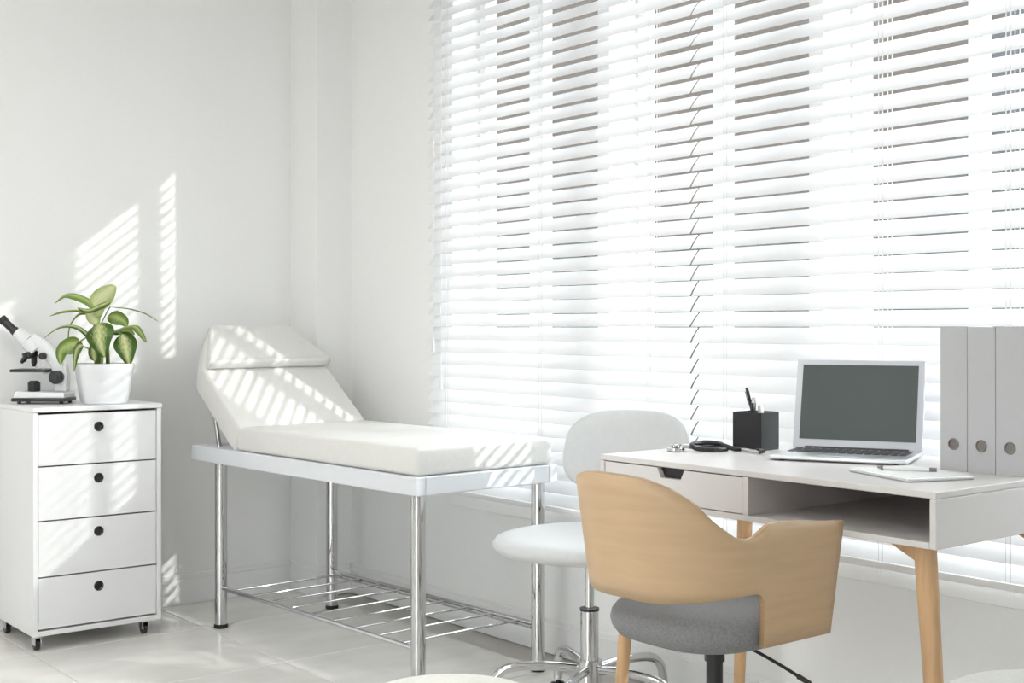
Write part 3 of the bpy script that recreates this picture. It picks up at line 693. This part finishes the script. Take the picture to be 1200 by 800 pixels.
mk('cap', 'gray', sp, lambda bm: cyl(bm, (0, 0, L-0.014), (0, 0, L), 0.0043, 0.004, n=16))

# ------------------------------------------------------------------ binders
BLAB = ('pale grey lever arch binder standing nearest the laptop', 'pale grey lever arch binder standing second from the laptop', 'pale grey lever arch binder standing farthest from the laptop, at the desk end')
for k in range(3):
    y1 = 1.536-k*0.0632; y0 = y1-0.062
    bi = thing('ring_binder', BLAB[k], 'binder', (2.505, (y0+y1)/2, DZ), 0, 'binders standing on the desk')
    hw = (y1-y0)/2
    # spine with a finger hole
    def f(bm):
        z0, z1 = 0.0, 0.299; hz = 0.056; hr = 0.0105; N = 48; x = -0.125; T = 0.003
        ang = sorted([2*PI*q/N for q in range(N)] + [math.atan2(zz-hz, yy) % (2*PI) for yy in (-hw, hw) for zz in (z0, z1)])
        R4 = [[], [], [], []]
        for a in ang:
            c, s = math.cos(a), math.sin(a)
            tt = min(hw/abs(c) if abs(c) > 1e-9 else 9, ((z1-hz)/s if s > 0 else (z0-hz)/s) if abs(s) > 1e-9 else 9)
            for rk, (rad, xx) in enumerate(((hr, x), (tt, x), (tt, x+T), (hr, x+T))): R4[rk].append(bm.verts.new((xx, rad*c, hz+rad*s)))
        n = len(ang)
        for a_, b_ in ((0, 1), (1, 2), (2, 3), (3, 0)):
            for i in range(n): bm.faces.new((R4[a_][i], R4[a_][(i+1) % n], R4[b_][(i+1) % n], R4[b_][i]))
    mk('spine', 'binder', bi, f, 30)
    for s in (-1, 1): mk('cover', 'binder', bi, lambda bm: bx(bm, -0.1218, 0.12, *sorted((s*hw, s*(hw-0.003))), 0, 0.299, 0.0008, 1))
    mk('paper_block', 'binder_in', bi, lambda bm: bx(bm, -0.095, 0.105, -hw+0.006, hw-0.006, 0.008, 0.288))
    def f(bm):
        cyl(bm, (-0.1215, 0, 0.056), (-0.112, 0, 0.056), 0.0150, n=32); cyl(bm, (-0.1246, 0, 0.056), (-0.1215, 0, 0.056), 0.0103, n=32)
        tube(bm, [(-0.1255, 0.0112*math.cos(2*PI*q/40), 0.056+0.0112*math.sin(2*PI*q/40)) for q in range(40)], 0.0016, 8, True)
    mk('finger_ring', 'gray', bi, f)

# ================================================================== WOODEN CHAIR
CX, CY = 1.84, 1.667
ch = thing('desk_chair', 'swivel desk chair with a bent wooden shell and grey felt seat at the desk', 'chair', (CX, CY, 0))
def f(bm):
    xb, hy, rc, xa = -0.238, 0.172, 0.135, 0.118
    pts = []                                            # plan path: right arm front -> back -> left arm front
    def add(x, y, nx, ny, tag): pts.append((x, y, nx, ny, tag))
    xs = [xa, xa-0.02, xa-0.05, xa-0.08, xa-0.11, xa-0.14, xa-0.16, xa-0.175, -0.058, -0.066, -0.072, -0.0745, -0.076, -0.078, -0.081, -0.085, -0.090, -0.096, -0.101]
    xs = [x for x in xs if x > xb+rc]
    for x in xs: add(x, -hy, 0, -1, x)
    NA = 30
    for k in range(NA+1):
        a = PI/2*k/NA; add(xb+rc-rc*math.sin(a), -hy+rc-rc*math.cos(a), -math.sin(a), -math.cos(a), ('c', a))
    for k in range(1, 8): add(xb, -hy+rc+(2*hy-2*rc)*k/8, -1, 0, 'b')
    for k in range(NA+1):
        a = PI/2*(1-k/NA); add(xb+rc-rc*math.sin(a), hy-rc+rc*math.cos(a), -math.sin(a), math.cos(a), ('c', a))
    for x in xs[::-1]: add(x-0.035*max(0, (x+0.05)/(xa+0.05)), hy, 0, 1, x)
    def sm(a, b2, t): t = min(1, max(0, (t-a)/(b2-a))); return t*t*(3-2*t)
    TAB = [(0, .7045), (.05, .7005), (.1, .699), (.16, .700), (.23, .7065), (.3, .7175), (.39, .7335), (.5, .7605), (.57, .774), (.71, .794), (.86, .806), (1, .809)]
    def tab(k):
        for (a, va), (b2, vb) in zip(TAB, TAB[1:]):
            if k <= b2: return va+(vb-va)*(k-a)/(b2-a)
        return TAB[-1][1]
    ZT = [(-.103, .600), (-.096, .5995), (-.090, .598), (-.085, .5955), (-.081, .592), (-.078, .587), (-.076, .581), (-.0745, .572), (-.072, .499), (.2, .499)]
    def ztab(x):
        for (a, va), (b2, vb) in zip(ZT, ZT[1:]):
            if x <= b2: return va+(vb-va)*max(0, (x-a)/(b2-a))
        return ZT[-1][1]
    NV = 8; rows = []
    for (x, y, nx, ny, tag) in pts:
        if tag == 'b': zt, zb = 0.809, 0.585
        elif isinstance(tag, tuple):
            k = tag[1]/(PI/2)                           # 0 at arm, 1 at back
            zt = tab(k); zb = 0.600-0.015*sm(0, 1, k)
        else:
            zt = 0.7045+0.0175*sm(-0.110, -0.066, tag) - 0.014*sm(-0.03, xa, tag)
            zb = ztab(tag)
        row = []
        for j in range(NV+1):
            z = zb+(zt-zb)*j/NV; fl = (z-0.50)*0.16*(1.0 if tag == 'b' else 0.45+0.55*sm(0, 1, tag[1]/(PI/2)) if isinstance(tag, tuple) else 0.45)
            ex_ = 0.0
            if not isinstance(tag, (tuple, str)): ex_ = (z-0.5)*0.10*sm(0.0, xa, tag)
            row.append(bm.verts.new((x+nx*fl+ex_, y+ny*fl, z)))
        rows.append(row)
    for A, B in zip(rows, rows[1:]):
        for j in range(NV): bm.faces.new((A[j], B[j], B[j+1], A[j+1]))
sh = mk('shell', ['ply', 'ply_edge'], ch, f, 60)
md = sh.modifiers.new('thickness', 'SOLIDIFY'); md.thickness = 0.011; md.offset = -1; md.material_offset_rim = 1; md.use_even_offset = True
mk('seat', 'fabric', ch, lambda bm: lathe(bm, [(0, 0.484), (0.82, 0.485), (0.93, 0.492), (0.985, 0.508), (1.0, 0.520), (0.985, 0.535), (0.94, 0.546), (0.80, 0.551), (0.45, 0.547), (0, 0.544)], 64, (0.000, 0, 0), 0.203, 0.163, 3.0), 60)
mk('gas_lift', 'black', ch, lambda bm: (cyl(bm, (0, 0.01, 0.06), (0, 0.01, 0.44), 0.016, n=28), cyl(bm, (0, 0.01, 0.455), (0, 0.01, 0.484), 0.030, n=28), cyl(bm, (0, 0.01, 0.43), (0, 0.01, 0.456), 0.0195, n=28)))
bm = bmesh.new(); tube(bm, smooth_path([(0.0, 0.0, 0.474), (-0.005, -0.08, 0.472), (-0.002, -0.150, 0.455), (0.002, -0.205, 0.437)], 6), 0.0032, 8); lev = obj('height_lever', bm, 'blackm', ch)
mk('lever_tip', 'black', lev, lambda bm: cyl(bm, (0.001, -0.19, 0.4415), (0.003, -0.215, 0.434), 0.005, 0.0045, 12))
mk('base_hub', 'black', ch, lambda bm: cyl(bm, (0, 0.01, 0.055), (0, 0.01, 0.12), 0.034, 0.026, 28))
for k in range(5):
    a = math.radians(54+72*k); d = Vector((math.cos(a), math.sin(a), 0)); o_ = Vector((0, 0.01, 0))
    bm = bmesh.new(); tube(bm, [o_+d*0.02+Zv*0.09, o_+d*0.12+Zv*0.08, o_+d*0.225+Zv*0.062], [0.016, 0.014, 0.011], 12); ar = obj('base_arm', bm, 'black', ch)
    def f(bm):
        s = Vector((-d.y, d.x, 0)); c = o_+d*0.225+Zv*0.024
        for q in (-1, 1): cyl(bm, c+s*q*0.005, c+s*q*0.016, 0.024, n=24, bevel=0.003)
        cyl(bm, c-s*0.01, c+s*0.01, 0.006, n=12); cyl(bm, c, c+Zv*0.035, 0.005, n=12)
    mk('caster', 'black', ar, f)

# ================================================================== FOREGROUND SEATS (tops just enter the frame)
rr = ray(527); td = 2.0
fs = thing('round_stool', 'round cream stool, only its top showing at the bottom edge below the couch', 'stool', (rr[0]*td*0.935, rr[1]*td*0.935, 0))
mk('seat', 'cream', fs, lambda bm: lathe(bm, [(0, 0.462), (0.13, 0.463), (0.153, 0.472), (0.160, 0.492), (0.153, 0.515), (0.125, 0.530), (0.06, 0.535), (0, 0.536)], 48), 60)
for k in range(4):
    a = PI/4+PI/2*k; d = Vector((math.cos(a), math.sin(a), 0))
    mk('leg', 'oak', fs, lambda bm: cyl(bm, d*0.15, d*0.10+Zv*0.464, 0.011, 0.015, 16))
rr = ray(1250); td = 1.98
ot = thing('ottoman', 'pale grey round ottoman cut off by the bottom right corner, before the desk', 'ottoman', (rr[0]*td*0.93, rr[1]*td*0.93, 0))
mk('cushion', 'greyup', ot, lambda bm: lathe(bm, [(0, 0.06), (0.19, 0.06), (0.215, 0.08), (0.225, 0.30), (0.222, 0.46), (0.205, 0.51), (0.16, 0.535), (0.08, 0.548), (0, 0.55)], 56), 60)
mk('piping', 'greyup', ot, lambda bm: tube(bm, [(0.2245*math.cos(2*PI*q/56), 0.2245*math.sin(2*PI*q/56), 0.455) for q in range(56)], 0.004, 8, True))
for k in range(4):
    a = PI/4+PI/2*k; d = Vector((math.cos(a), math.sin(a), 0))
    mk('leg', 'oak', ot, lambda bm: cyl(bm, d*0.16, d*0.15+Zv*0.062, 0.014, 0.018, 16))
